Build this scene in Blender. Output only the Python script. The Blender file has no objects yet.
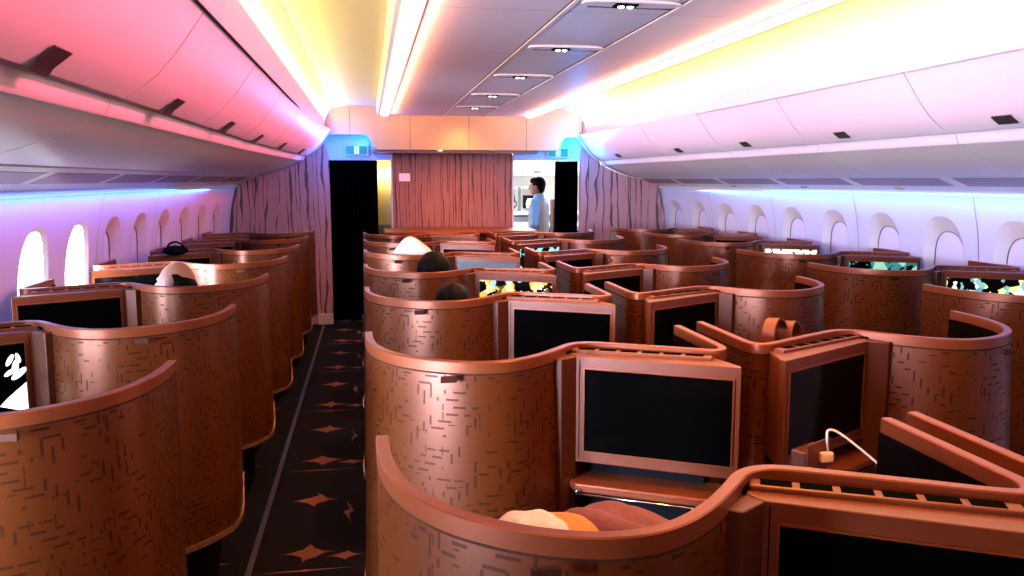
import bpy, bmesh, math, random
from mathutils import Vector, Matrix
random.seed(7)
sc = bpy.context.scene
COL = sc.collection
PI = math.pi

# ------------------------------------------------------------------ materials
def new_mat(name):
    m = bpy.data.materials.new(name); m.use_nodes = True
    return m, m.node_tree.nodes, m.node_tree.links

def pbsdf(m): return m.node_tree.nodes['Principled BSDF']

def mat(name, col, rough=.5, metal=0.0, emis=None, estr=0.0, noise=0.0, nscale=40, coat=0.0, bump=0.0):
    m, n, l = new_mat(name)
    b = pbsdf(m)
    b.inputs['Base Color'].default_value = (*col, 1)
    b.inputs['Roughness'].default_value = rough
    b.inputs['Metallic'].default_value = metal
    b.inputs['Coat Weight'].default_value = coat
    if emis:
        b.inputs['Emission Color'].default_value = (*emis, 1)
        b.inputs['Emission Strength'].default_value = estr
    if noise or bump:
        tc = n.new('ShaderNodeTexCoord'); nz = n.new('ShaderNodeTexNoise')
        nz.inputs['Scale'].default_value = nscale
        l.new(tc.outputs['Object'], nz.inputs['Vector'])
        if noise:
            mx = n.new('ShaderNodeMixRGB'); mx.blend_type = 'MIX'
            mx.inputs[1].default_value = (*[c*(1-noise) for c in col], 1)
            mx.inputs[2].default_value = (*[min(1, c*(1+noise)) for c in col], 1)
            l.new(nz.outputs['Fac'], mx.inputs[0]); l.new(mx.outputs[0], b.inputs['Base Color'])
        if bump:
            bp = n.new('ShaderNodeBump'); bp.inputs['Strength'].default_value = bump
            bp.inputs['Distance'].default_value = .01
            l.new(nz.outputs['Fac'], bp.inputs['Height']); l.new(bp.outputs[0], b.inputs['Normal'])
    return m

class NB:
    """small helper for math node chains"""
    def __init__(s, m): s.n = m.node_tree.nodes; s.l = m.node_tree.links
    def M(s, op, a, b=None, c=None):
        nd = s.n.new('ShaderNodeMath'); nd.operation = op
        for i, v in enumerate((a, b, c)):
            if v is None: continue
            if isinstance(v, (int, float)): nd.inputs[i].default_value = v
            else: s.l.new(v, nd.inputs[i])
        return nd.outputs[0]
    def sep(s, v):
        nd = s.n.new('ShaderNodeSeparateXYZ'); s.l.new(v, nd.inputs[0]); return nd.outputs
    def comb(s, x, y, z=0.0):
        nd = s.n.new('ShaderNodeCombineXYZ')
        for i, v in enumerate((x, y, z)):
            if isinstance(v, (int, float)): nd.inputs[i].default_value = v
            else: s.l.new(v, nd.inputs[i])
        return nd.outputs[0]
    def mix(s, f, a, b):
        nd = s.n.new('ShaderNodeMixRGB'); 
        if isinstance(f, (int, float)): nd.inputs[0].default_value = f
        else: s.l.new(f, nd.inputs[0])
        for i, v in ((1, a), (2, b)):
            if isinstance(v, tuple): nd.inputs[i].default_value = (*v, 1)
            else: s.l.new(v, nd.inputs[i])
        return nd.outputs[0]

def dash_layer(nb, u, v, freq, ou, ov, keep, horiz=.5):
    pu = nb.M('ADD', nb.M('MULTIPLY', u, freq), ou); pv = nb.M('ADD', nb.M('MULTIPLY', v, freq), ov)
    cu = nb.M('FLOOR', pu); cv = nb.M('FLOOR', pv)
    fu = nb.M('ABSOLUTE', nb.M('SUBTRACT', nb.M('SUBTRACT', pu, cu), .5))
    fv = nb.M('ABSOLUTE', nb.M('SUBTRACT', nb.M('SUBTRACT', pv, cv), .5))
    wn = nb.n.new('ShaderNodeTexWhiteNoise'); wn.noise_dimensions = '2D'
    nb.l.new(nb.comb(cu, cv), wn.inputs['Vector'])
    r, g, b = nb.sep(wn.outputs['Color'])
    sw = nb.M('GREATER_THAN', r, horiz); isw = nb.M('SUBTRACT', 1.0, sw)
    a = nb.M('ADD', nb.M('MULTIPLY', fu, sw), nb.M('MULTIPLY', fv, isw))
    c = nb.M('ADD', nb.M('MULTIPLY', fv, sw), nb.M('MULTIPLY', fu, isw))
    ln = nb.M('MULTIPLY_ADD', g, .38, .12)
    m1 = nb.M('LESS_THAN', a, ln); m2 = nb.M('LESS_THAN', c, .075); m3 = nb.M('GREATER_THAN', b, keep)
    return nb.M('MULTIPLY', nb.M('MULTIPLY', m1, m2), m3)

def shell_material():
    m, n, l = new_mat('bronze_shell_finish'); nb = NB(m); b = pbsdf(m)
    uv = n.new('ShaderNodeUVMap'); uv.uv_map = 'UVMap'
    u, v, _ = nb.sep(uv.outputs[0])
    d = nb.M('MAXIMUM', dash_layer(nb, u, v, 24, 0, 0, .45), dash_layer(nb, u, v, 24, .5, .5, .55))
    d = nb.M('MAXIMUM', d, dash_layer(nb, u, v, 40, .2, .7, .78))
    tc = n.new('ShaderNodeTexCoord'); nz = n.new('ShaderNodeTexNoise'); nz.inputs['Scale'].default_value = 220
    l.new(tc.outputs['Object'], nz.inputs['Vector'])
    base = nb.mix(nz.outputs['Fac'], SHELL_A, SHELL_B)
    colr = nb.mix(nb.M('MULTIPLY', d, .75), base, (.018, .004, .002))
    l.new(colr, b.inputs['Base Color'])
    b.inputs['Metallic'].default_value = .45
    b.inputs['Coat Weight'].default_value = .4; b.inputs['Coat Roughness'].default_value = .38; b.inputs['Specular IOR Level'].default_value = .2
    l.new(nb.M('MULTIPLY_ADD', d, -.3, .33), b.inputs['Coat Weight'])
    l.new(nb.M('MULTIPLY_ADD', d, .2, .34), b.inputs['Roughness'])
    return m

def wood_panel_material(name, base, dark, sc_x=9, warp=1.0):
    """light panel with dark wavering vertical grain lines, in world-like object coordinates"""
    m, n, l = new_mat(name); nb = NB(m); b = pbsdf(m)
    tc = n.new('ShaderNodeTexCoord'); x, y, z = nb.sep(tc.outputs['Object'])
    def lines(freq, warp_, off, w, keep):
        nz = n.new('ShaderNodeTexNoise'); nz.inputs['Scale'].default_value = 1; nz.inputs['Detail'].default_value = 2
        nb.l.new(nb.comb(nb.M('MULTIPLY_ADD', x, 3.0, off), y, nb.M('MULTIPLY', z, 1.7)), nz.inputs['Vector'])
        u = nb.M('ADD', nb.M('MULTIPLY', x, freq), nb.M('MULTIPLY', nz.outputs['Fac'], warp_))
        cell = nb.M('FLOOR', u)
        wn = n.new('ShaderNodeTexWhiteNoise'); wn.noise_dimensions = '2D'; nb.l.new(nb.comb(cell, off), wn.inputs['Vector'])
        r, g, bb = nb.sep(wn.outputs['Color'])
        nw = n.new('ShaderNodeTexNoise'); nw.inputs['Scale'].default_value = 1
        nb.l.new(nb.comb(nb.M('MULTIPLY', cell, 3.7), off, nb.M('MULTIPLY', z, 2.6)), nw.inputs['Vector'])
        wd = nb.M('MULTIPLY', nb.M('MAXIMUM', nb.M('SUBTRACT', nw.outputs['Fac'], .36), 0.0), w*5)
        d = nb.M('ABSOLUTE', nb.M('SUBTRACT', nb.M('FRACT', u), nb.M('MULTIPLY_ADD', r, .5, .25)))
        return nb.M('MULTIPLY', nb.M('LESS_THAN', d, wd), nb.M('GREATER_THAN', g, keep))
    ln = nb.M('MAXIMUM', lines(sc_x, warp*sc_x*.10, 0.3, .085, .15), lines(sc_x*2.1, warp*sc_x*.12, 5.3, .09, .35))
    nz2 = n.new('ShaderNodeTexNoise'); nz2.inputs['Scale'].default_value = 1
    l.new(nb.comb(nb.M('MULTIPLY', x, 30), nb.M('MULTIPLY', y, 30), nb.M('MULTIPLY', z, 1.2)), nz2.inputs['Vector'])
    bs = nb.mix(nz2.outputs['Fac'], tuple(c*.72 for c in base), base)
    l.new(nb.mix(nb.M('MULTIPLY', ln, .85), bs, dark), b.inputs['Base Color'])
    b.inputs['Roughness'].default_value = .55
    return m

def carpet_material():
    m, n, l = new_mat('dark_star_carpet'); nb = NB(m); b = pbsdf(m)
    tc = n.new('ShaderNodeTexCoord'); x, y, z = nb.sep(tc.outputs['Object'])
    nz = n.new('ShaderNodeTexNoise'); nz.inputs['Scale'].default_value = 9
    l.new(tc.outputs['Object'], nz.inputs['Vector'])
    wob = nb.M('MULTIPLY', nb.M('SUBTRACT', nz.outputs['Fac'], .5), .10)
    def stars(ox, oy, px, py, rx, ry):
        fx = nb.M('SUBTRACT', nb.M('FRACT', nb.M('DIVIDE', nb.M('ADD', nb.M('ADD', x, wob), ox), px)), .5)
        fy = nb.M('SUBTRACT', nb.M('FRACT', nb.M('DIVIDE', nb.M('ADD', y, oy), py)), .5)
        ax = nb.M('POWER', nb.M('DIVIDE', nb.M('MULTIPLY', nb.M('ABSOLUTE', fx), px), rx), .58)
        ay = nb.M('POWER', nb.M('DIVIDE', nb.M('MULTIPLY', nb.M('ABSOLUTE', fy), py), ry), .58)
        return nb.M('LESS_THAN', nb.M('ADD', ax, ay), 1.0)
    s1 = stars(.30 + .30, -3.58 + .31, .60, .62, .135, .10)
    s2 = stars(.30 + .13, -3.58 + .31 + .36, .60, 1.24, .10, .05)
    s3 = stars(.13 + .30, -4.02 + .62, .60, 1.24, .02, .17)
    s4 = stars(.30 + .30, -4.65 + .62, .60, 1.24, .30, .012)
    s = nb.M('MAXIMUM', nb.M('MAXIMUM', s1, s2), nb.M('MAXIMUM', s3, s4))
    l.new(nb.mix(s, (.006, .005, .006), (.20, .08, .05)), b.inputs['Base Color'])
    b.inputs['Roughness'].default_value = .95
    b.inputs['Specular IOR Level'].default_value = .1
    return m

def seam_panel_material(name, col, period, off, rough=.45, width=.004, coord='y'):
    m, n, l = new_mat(name); nb = NB(m); b = pbsdf(m)
    tc = n.new('ShaderNodeTexCoord'); x, y, z = nb.sep(tc.outputs['Object'])
    f = nb.M('FRACT', nb.M('DIVIDE', nb.M('ADD', x if coord == 'x' else y, off), period))
    s = nb.M('LESS_THAN', f, width/period)
    l.new(nb.mix(s, col, tuple(c*.25 for c in col)), b.inputs['Base Color'])
    b.inputs['Roughness'].default_value = rough
    return m

def screen_material(name, colors, scale=3.0, thr=.5, strength=2.0, seed=0.0):
    """a lit film picture: blobs of colour on black behind glossy glass"""
    m, n, l = new_mat(name); nb = NB(m); b = pbsdf(m)
    b.inputs['Base Color'].default_value = (.003, .003, .003, 1); b.inputs['Roughness'].default_value = .12
    uv = n.new('ShaderNodeUVMap'); uv.uv_map = 'UVMap'
    u, v, _ = nb.sep(uv.outputs[0])
    vec = nb.comb(nb.M('MULTIPLY_ADD', u, 1.8, seed), v, seed)
    nz = n.new('ShaderNodeTexNoise'); nz.inputs['Scale'].default_value = scale; nz.inputs['Detail'].default_value = 3
    l.new(vec, nz.inputs['Vector'])
    vo = n.new('ShaderNodeTexVoronoi'); vo.inputs['Scale'].default_value = scale*1.5; l.new(vec, vo.inputs['Vector'])
    cr = n.new('ShaderNodeValToRGB'); cr.color_ramp.interpolation = 'CONSTANT'
    sr, sg, sb = nb.sep(vo.outputs['Color'])
    els = cr.color_ramp.elements
    while len(els) < len(colors): els.new(.5)
    for i, c in enumerate(colors):
        els[i].position = i/len(colors); els[i].color = (*c, 1)
    l.new(sr, cr.inputs[0])
    l.new(cr.outputs[0], b.inputs['Emission Color'])
    l.new(nb.M('MULTIPLY', nb.M('GREATER_THAN', nz.outputs['Fac'], thr), strength), b.inputs['Emission Strength'])
    return m

SHELL_A = (.090, .019, .002); SHELL_B = (.125, .028, .003)
MT = {}
MT['shell'] = shell_material()
MT['rim'] = mat('bronze_rim_metal', (.19, .043, .011), .36, .4)  # kept lighter than the shell, light from above put into the colour
MT['rim_dark'] = mat('rim_shadow_gap', (.035, .012, .006), .8); pbsdf(MT['rim_dark']).inputs['Specular IOR Level'].default_value = .1
MT['lowtrim'] = mat('polished_copper_trim', (.72, .36, .24), .22, .8)
MT['housing'] = mat('bronze_painted_plastic', (.13, .027, .006), .42, .2, noise=.06, nscale=180)
MT['housing_dk'] = mat('bronze_plastic_flank', (.075, .016, .004), .42, .35)
MT['black'] = mat('black_plastic', (.006, .006, .007), .4)
MT['liner'] = mat('black_leather_liner', (.004, .003, .003), .9); pbsdf(MT['liner']).inputs['Specular IOR Level'].default_value = .05
MT['slot'] = mat('black_vent_slot', (.003, .003, .003), .6)
MT['screen_off'] = mat('black_screen_glass', (.001, .001, .001), .10)
pbsdf(MT['screen_off']).inputs['Specular IOR Level'].default_value = .07
MT['seat'] = mat('dark_plum_seat_fabric', (.012, .005, .006), .8, noise=.3, nscale=200)
MT['base'] = mat('dark_seat_base', (.006, .004, .004), .6)
MT['shelf'] = mat('copper_tray_laminate', (.20, .045, .014), .35, .3)
MT['chrome'] = mat('bright_chrome_rail', (.85, .8, .78), .15, 1)
MT['bin'] = mat('satin_white_bin_plastic', (.80, .70, .74), .38)
MT['binlow'] = mat('bin_underside_pink_light_tint', (.74, .62, .60), .35)  # white plastic with the warm pink light tinted into its colour
MT['latch'] = mat('dark_grey_latch', (.035, .025, .03), .35)
MT['psu'] = mat('grey_service_panel', (.62, .58, .62), .35)
MT['psu_dk'] = mat('brown_grey_panel_insert', (.22, .13, .13), .4)
MT['ceil'] = seam_panel_material('white_ceiling_panel', (.80, .74, .80), 1.22, .1)
MT['recess'] = mat('cream_ceiling_recess', (.85, .80, .62), .5)
MT['cove'] = mat('white_cove_plastic', (.82, .76, .76), .45)
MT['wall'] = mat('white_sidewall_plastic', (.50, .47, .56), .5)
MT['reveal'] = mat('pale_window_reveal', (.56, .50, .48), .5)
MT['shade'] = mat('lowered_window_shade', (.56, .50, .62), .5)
MT['seam'] = mat('dark_seam', (.05, .04, .05), .6)
MT['fascia'] = mat('cream_front_fascia', (.80, .60, .48), .4)
MT['header'] = mat('door_header_blue_light_tint', (.50, .62, .82), .45)  # white header, blue door light tinted into the base colour
MT['curtain'] = mat('black_curtain_cloth', (.0015, .0015, .002), 1); pbsdf(MT['curtain']).inputs['Specular IOR Level'].default_value = 0
for k_ in ('slot', 'black', 'liner', 'base', 'seat'): pbsdf(MT[k_]).inputs['Specular IOR Level'].default_value = 0
MT['dark'] = mat('dark_void', (.004, .004, .004), 1)
MT['woodL'] = wood_panel_material('pink_bark_grain_panel', (.62, .30, .30), (.06, .02, .02), 8, 1.6)
MT['woodC'] = wood_panel_material('red_bark_grain_panel', (.46, .16, .13), (.05, .015, .015), 13, .7)
MT['cream'] = mat('cream_galley_wall', (.85, .66, .22), .6)
MT['galley'] = mat('white_galley_panel', (.85, .85, .84), .4)
MT['steel'] = mat('grey_steel', (.35, .36, .38), .3, .8)
MT['carpet'] = carpet_material()
MT['strip'] = mat('worn_seat_track_metal', (.07, .06, .06), .4, .6)
MT['pillow'] = mat('white_pillow_cotton', (.70, .66, .80), .85, bump=.4, nscale=30)
MT['blanket'] = mat('mauve_blanket_cloth', (.15, .050, .075), .9, noise=.15, nscale=60, bump=.4)
MT['orange'] = mat('orange_cloth', (.75, .22, .06), .8)
MT['skin'] = mat('warm_skin', (.28, .12, .075), .5)
MT['hair'] = mat('black_hair', (.003, .0025, .0025), .5, noise=.3, nscale=150); pbsdf(MT['hair']).inputs['Specular IOR Level'].default_value = .04
MT['shirt'] = mat('light_blue_shirt', (.25, .50, .85), .8)
MT['vest'] = mat('grey_vest', (.42, .42, .48), .8)
MT['trousers'] = mat('dark_trousers', (.02, .02, .03), .8)
MT['dress'] = mat('dark_passenger_top', (.03, .02, .025), .85)
MT['cable'] = mat('white_cable_rubber', (.85, .75, .78), .35)

def emit(name, col, s):
    m, n, l = new_mat(name); b = pbsdf(m)
    b.inputs['Base Color'].default_value = (.8, .8, .8, 1)
    b.inputs['Emission Color'].default_value = (*col, 1); b.inputs['Emission Strength'].default_value = s
    return m
MT['led_warm'] = emit('amber_ceiling_led', (1, .62, .30), 1.8)
MT['led_lens'] = emit('white_ceiling_led_lens', (1, .58, .48), 1.7)
MT['led_warm_r'] = emit('amber_white_ceiling_led', (1, .66, .36), 2.2)
MT['led_lens_r'] = emit('white_ceiling_led_lens_bright', (1, .60, .54), 1.8)
MT['led_blue'] = emit('blue_sidewall_led', (.03, .42, 1), 4)
MT['day'] = emit('daylight_window_pane', (.72, .86, 1), 5)
MT['lamp'] = emit('small_white_lamp', (1, .95, .9), 6)
MT['galley_light'] = emit('galley_lamp', (1, .97, .92), 9)
MT['sign_green'] = emit('green_sign_face', (.01, .20, .17), 1.0); pbsdf(MT['sign_green']).inputs['Base Color'].default_value = (.01, .08, .07, 1)
MT['sign_white'] = emit('pale_sign_mark', (.45, .95, .9), 1.0)
MT['sign_red'] = emit('red_sign_face', (.95, .12, .14), .9)

# ------------------------------------------------------------------ mesh helpers
def link(name, bm, m, parent=None, smooth=False, bevel=0.0, seg=2, recalc=True):
    if recalc: bmesh.ops.recalc_face_normals(bm, faces=bm.faces)
    me = bpy.data.meshes.new(name); bm.to_mesh(me); bm.free()
    o = bpy.data.objects.new(name, me); COL.objects.link(o)
    for mm in (m if isinstance(m, (list, tuple)) else [m]): me.materials.append(mm)
    if smooth:
        for p in me.polygons: p.use_smooth = True
    if bevel:
        b = o.modifiers.new('bevel', 'BEVEL'); b.width = bevel; b.segments = seg; b.limit_method = 'ANGLE'
        b.angle_limit = math.radians(40)
    if parent is not None: o.parent = parent
    return o

def smooth_angle(o, deg=40):
    me = o.data
    for p in me.polygons: p.use_smooth = True
    try: me.set_sharp_from_angle(angle=math.radians(deg))
    except Exception: pass
    return o

def empty(name, loc=(0, 0, 0), rz=0.0):
    o = bpy.data.objects.new(name, None); COL.objects.link(o)
    o.location = loc; o.rotation_euler = (0, 0, rz); o.empty_display_size = .1
    return o

def tag(o, label=None, cat=None, group=None, kind=None):
    if label: o['label'] = label
    if cat: o['category'] = cat
    if group: o['group'] = group
    if kind: o['kind'] = kind
    return o

def struct(name, bm, m, **k):
    o = link(name, bm, m, **k); o['kind'] = 'structure'; return o

def box(bm, x0, x1, y0, y1, z0, z1, M=None):
    vs = [bm.verts.new(Vector((x, y, z)) if M is None else M @ Vector((x, y, z))) for x in (x0, x1) for y in (y0, y1) for z in (z0, z1)]
    for f in ((0, 1, 3, 2), (4, 6, 7, 5), (0, 4, 5, 1), (2, 3, 7, 6), (0, 2, 6, 4), (1, 5, 7, 3)):
        bm.faces.new([vs[i] for i in f])
    return bm

def bx(*a, **k): return box(bmesh.new(), *a, **k)

def prism(pts, z0, z1, bm=None):
    """extrude a plan polygon between two heights"""
    bm = bm or bmesh.new()
    lo = [bm.verts.new((p[0], p[1], z0)) for p in pts]; hi = [bm.verts.new((p[0], p[1], z1)) for p in pts]
    bm.faces.new(lo[::-1]); bm.faces.new(hi)
    n = len(pts)
    for i in range(n): bm.faces.new((lo[i], lo[(i+1) % n], hi[(i+1) % n], hi[i]))
    return bm

def prism_y(pts, y0, y1, bm=None):
    """extrude an x-z polygon along y"""
    bm = bm or bmesh.new()
    lo = [bm.verts.new((p[0], y0, p[1])) for p in pts]; hi = [bm.verts.new((p[0], y1, p[1])) for p in pts]
    bm.faces.new(lo); bm.faces.new(hi[::-1])
    n = len(pts)
    for i in range(n): bm.faces.new((lo[i], hi[i], hi[(i+1) % n], lo[(i+1) % n]))
    return bm

def catmull(pts, k=6):
    P = [Vector(p) for p in pts]; out = []
    for i in range(len(P)-1):
        p0 = P[max(i-1, 0)]; p1 = P[i]; p2 = P[i+1]; p3 = P[min(i+2, len(P)-1)]
        for j in range(k):
            t = j/k
            out.append(.5*((2*p1)+(-p0+p2)*t+(2*p0-5*p1+4*p2-p3)*t*t+(-p0+3*p1-3*p2+p3)*t**3))
    out.append(P[-1]); return out

def sweep_plan(path, section, bm=None, zfun=None, caps=True, lean=None):
    """path: plan points; section: closed loop of (normal offset, z); uv = (arc length, z)"""
    bm = bm or bmesh.new(); uvl = bm.loops.layers.uv.get('UVMap') or bm.loops.layers.uv.new('UVMap')
    n = len(path); rows = []; s = 0.0; S = []
    for i, p in enumerate(path):
        t = (path[min(i+1, n-1)] - path[max(i-1, 0)]).normalized()
        nn = Vector((-t.y, t.x))
        if i: s += (path[i]-path[i-1]).length
        S.append(s)
        row = []
        for (o, z) in section:
            zz = z if zfun is None else zfun(i, s, z)
            if lean: o += lean(i, z)
            row.append(bm.verts.new((p.x+nn.x*o, p.y+nn.y*o, zz)))
        rows.append(row)
    k = len(section)
    for i in range(n-1):
        for j in range(k):
            a, b, c, d = rows[i][j], rows[i+1][j], rows[i+1][(j+1) % k], rows[i][(j+1) % k]
            f = bm.faces.new((a, b, c, d))
            for lp, ss in zip(f.loops, (S[i], S[i+1], S[i+1], S[i])): lp[uvl].uv = (ss, lp.vert.co.z)
    if caps: bm.faces.new(rows[0]); bm.faces.new(rows[-1][::-1])
    return bm

def tube(pts, r, bm=None, seg=8, caps=True):
    bm = bm or bmesh.new(); P = [Vector(p) for p in pts]; n = len(P); rows = []
    R = r if isinstance(r, (list, tuple)) else [r]*n
    up = Vector((0, 0, 1)); prev = None
    for i, p in enumerate(P):
        t = (P[min(i+1, n-1)] - P[max(i-1, 0)]).normalized()
        a = t.cross(up) if prev is None else prev - t*prev.dot(t)
        if a.length < 1e-4: a = t.cross(Vector((1, 0, 0)))
        a.normalize(); prev = a; b = t.cross(a)
        rows.append([bm.verts.new(p + R[i]*(math.cos(2*PI*k/seg)*a + math.sin(2*PI*k/seg)*b)) for k in range(seg)])
    for i in range(n-1):
        for k in range(seg): bm.faces.new((rows[i][k], rows[i][(k+1) % seg], rows[i+1][(k+1) % seg], rows[i+1][k]))
    if caps: bm.faces.new(rows[0][::-1]); bm.faces.new(rows[-1])
    return bm

def ellipsoid(bm, c, r, M=None, u=20, v=14):
    mt = Matrix.Translation(c) @ (M or Matrix.Identity(4)) @ Matrix.Diagonal((r[0], r[1], r[2], 1))
    bmesh.ops.create_uvsphere(bm, u_segments=u, v_segments=v, radius=1, matrix=mt); return bm

def capsule(bm, a, b, ra, rb):
    a = Vector(a); b = Vector(b); d = b-a; L = d.length
    q = d.to_track_quat('Z', 'Y').to_matrix().to_4x4()
    prof = []
    for i in range(5): t = -PI/2 + i*PI/8; prof.append((ra*math.cos(t), ra*math.sin(t)))
    for i in range(5): t = i*PI/8; prof.append((rb*math.cos(t), L+rb*math.sin(t)))
    seg = 12; rows = []
    M = Matrix.Translation(a) @ q
    for (r, z) in prof:
        rows.append([bm.verts.new(M @ Vector((max(r, .0005)*math.cos(2*PI*k/seg), max(r, .0005)*math.sin(2*PI*k/seg), z))) for k in range(seg)])
    for i in range(len(rows)-1):
        for k in range(seg): bm.faces.new((rows[i][k], rows[i][(k+1) % seg], rows[i+1][(k+1) % seg], rows[i+1][k]))
    bm.faces.new(rows[0][::-1]); bm.faces.new(rows[-1]); return bm

# ------------------------------------------------------------------ camera
F_PX, VX, VY, CAMZ = 820.0, 368.0, 180.0, 1.65
pitch = math.atan((288-VY)/F_PX); yaw = math.atan((512-VX)/(F_PX/math.cos(pitch)))
cd = bpy.data.cameras.new('camera'); cam = bpy.data.objects.new('camera', cd); COL.objects.link(cam)
cd.sensor_width = 36; cd.lens = F_PX/1024*36; cd.clip_start = .05
cam.location = (0, 0, CAMZ); cam.rotation_euler = (PI/2-pitch, 0, -yaw)
sc.camera = cam

# ------------------------------------------------------------------ cabin constants
CX = 1.02                      # centre line of the cabin
YB, YF = -3.0, 9.6             # rear end (behind the camera) and front bulkhead
TAPER0, TAPER1 = 6.0, 9.6
def taper(y):
    """how far the sidewalls move inwards towards the nose"""
    if y < TAPER0: return 0.0
    return .14*((y-TAPER0)/(TAPER1-TAPER0))**1.3
def mirror(x): return 2*CX - x
def sx(side, x): return x if side < 0 else mirror(x)

# ------------------------------------------------------------------ floor
struct('floor', bx(-2.0, 4.0, YB, 13, -.05, 0), MT['carpet'])
for i, x in enumerate((-.535, 2.22)):
    o = struct('trim_1' if i == 0 else 'trim_2', bx(x-.012, x+.012, YB, 9.5, -.002, .006), MT['strip'])

# ------------------------------------------------------------------ sidewalls with windows
WALL_PROF = [(-1.48, 0.0), (-1.60, .35), (-1.665, .70), (-1.675, .86), (-1.68, 1.0), (-1.672, 1.15), (-1.655, 1.30), (-1.63, 1.42), (-1.60, 1.55), (-1.578, 1.67)]
def wall_x(z):
    P = WALL_PROF
    for (x0, z0), (x1, z1) in zip(P, P[1:]):
        if z <= z1: return x0 + (x1-x0)*(z-z0)/(z1-z0)
    return P[-1][0]
WIN_P = .635
def winloop(cy, cz, hw, hh, n=32):
    out = []
    for i in range(n):
        t = 2*PI*i/n + PI/n
        c, s = math.cos(t), math.sin(t); e = 2/2.6
        out.append((cy+hw*abs(c)**e*(1 if c > 0 else -1), cz+hh*abs(s)**e*(1 if s > 0 else -1)))
    return out
def build_wall(side, win_ys, name):
    def W(y, z, out=0.0):
        x = wall_x(z) + taper(y) - out
        return Vector((sx(side, x), y, z))
    bm = bmesh.new()
    z0, z1 = .66, 1.50
    def strip(zs, ys):
        g = [[bm.verts.new(W(y, z)) for z in zs] for y in ys]
        for i in range(len(ys)-1):
            for j in range(len(zs)-1): bm.faces.new((g[i][j], g[i+1][j], g[i+1][j+1], g[i][j+1]))
    ys = [YB + (YF+.2-YB)*i/24 for i in range(25)]
    strip([0, .2, .35, .5, z0], ys); strip([z1, 1.55, 1.61, 1.67], ys)
    first, last = win_ys[0]-WIN_P/2, win_ys[-1]+WIN_P/2
    strip([z0, .86, 1.0, 1.15, 1.3, 1.42, z1], [YB, first]); strip([z0, .86, 1.0, 1.15, 1.3, 1.42, z1], [last, YF+.2])
    for cy in win_ys:
        n = 32; cz = 1.08
        inner = winloop(cy, cz, .195, .335, n)
        outer = []
        for (y, z) in inner:       # project the loop onto the cell rectangle
            dy, dz = y-cy, z-cz
            k = min((WIN_P/2)/abs(dy) if abs(dy) > 1e-6 else 9e9, ((z1-cz) if dz > 0 else (cz-z0))/abs(dz) if abs(dz) > 1e-6 else 9e9)
            outer.append([cy+dy*k, cz+dz*k])
        for (yc, zc) in ((cy-WIN_P/2, z0), (cy+WIN_P/2, z0), (cy-WIN_P/2, z1), (cy+WIN_P/2, z1)):
            j = min(range(n), key=lambda q: (outer[q][0]-yc)**2+(outer[q][1]-zc)**2); outer[j] = [yc, zc]
        mid = [((a[0]*.5+b[0]*.5), (a[1]*.5+b[1]*.5)) for a, b in zip(inner, outer)]
        rings = [[bm.verts.new(W(y, z)) for y, z in r] for r in (outer, mid, inner)]
        for a, b in zip(rings, rings[1:]):
            for i in range(n): bm.faces.new((a[i], a[(i+1) % n], b[(i+1) % n], b[i]))
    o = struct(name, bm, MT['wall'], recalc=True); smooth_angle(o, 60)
    return W
WIN = {}
left_w = [4.45 + WIN_P*k for k in range(-6, 8)]
right_w = [4.80 + WIN_P*k for k in range(-5, 8)]
WL = build_wall(-1, left_w, 'wall_left'); WR = build_wall(1, right_w, 'wall_right')
wi = 0
for side, ys, W in ((-1, left_w, WL), (1, right_w, WR)):
    for cy in ys:
        if (side < 0 and cy < 1.0) or (side > 0 and cy < 2.2): 
            pass
        wi += 1
        is_open = side < 0 and cy < 5.3  # unseen near windows are set open only to supply daylight sheen
        root = empty('window_%d' % wi, (0, 0, 0)); tag(root, kind='structure')
        bm = bmesh.new(); n = 32
        rings = []
        for (hw, hh, out, dz) in (((.197, .337, -.002, 0), (.190, .326, .008, -.004), (.184, .318, .016, -.006)) if is_open else ((.197, .337, -.002, 0), (.175, .305, .018, -.012), (.150, .262, .050, -.028))):
            rings.append([bm.verts.new(W(y, z, out)) for y, z in winloop(cy, 1.08+dz, hw, hh, n)])
        for a, b in zip(rings, rings[1:]):
            for i in range(n): bm.faces.new((a[i], a[(i+1) % n], b[(i+1) % n], b[i]))
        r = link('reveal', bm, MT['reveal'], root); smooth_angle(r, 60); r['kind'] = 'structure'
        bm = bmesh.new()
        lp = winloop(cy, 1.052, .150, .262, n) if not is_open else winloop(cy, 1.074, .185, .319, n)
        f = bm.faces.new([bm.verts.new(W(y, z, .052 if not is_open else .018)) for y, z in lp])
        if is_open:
            link('window_pane', bm, MT['day'], root)  # pane widened so the daylight glare is built into its shape
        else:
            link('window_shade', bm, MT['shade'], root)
            bm = tube([W(y, z, .047) for y, z in lp] + [W(*lp[0], .047)], .0018, seg=6)
            link('shade_edge', bm, MT['seam'], root, smooth=True)
# vertical seams between sidewall panels
k = 3
for side, ys, W in ((-1, [3.5, 5.42, 6.70, 7.95, 9.2], WL), (1, [3.2, 4.48, 5.75, 7.02, 8.3], WR)):
    for y in ys:
        zs = [.2, .5, .7, .86, 1.0, 1.15, 1.3, 1.42, 1.55, 1.6]
        bm = bmesh.new(); a = [bm.verts.new(W(y-.003, z, -.002)) for z in zs]; b = [bm.verts.new(W(y+.003, z, -.002)) for z in zs]
        for i in range(len(zs)-1): bm.faces.new((a[i], b[i], b[i+1], a[i+1]))
        struct('trim_%d' % k, bm, MT['psu_dk']); k += 1
TRIM = [k]
def trim(bm, m, **kw):
    o = struct('trim_%d' % TRIM[0], bm, m, **kw); TRIM[0] += 1; return o

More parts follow.
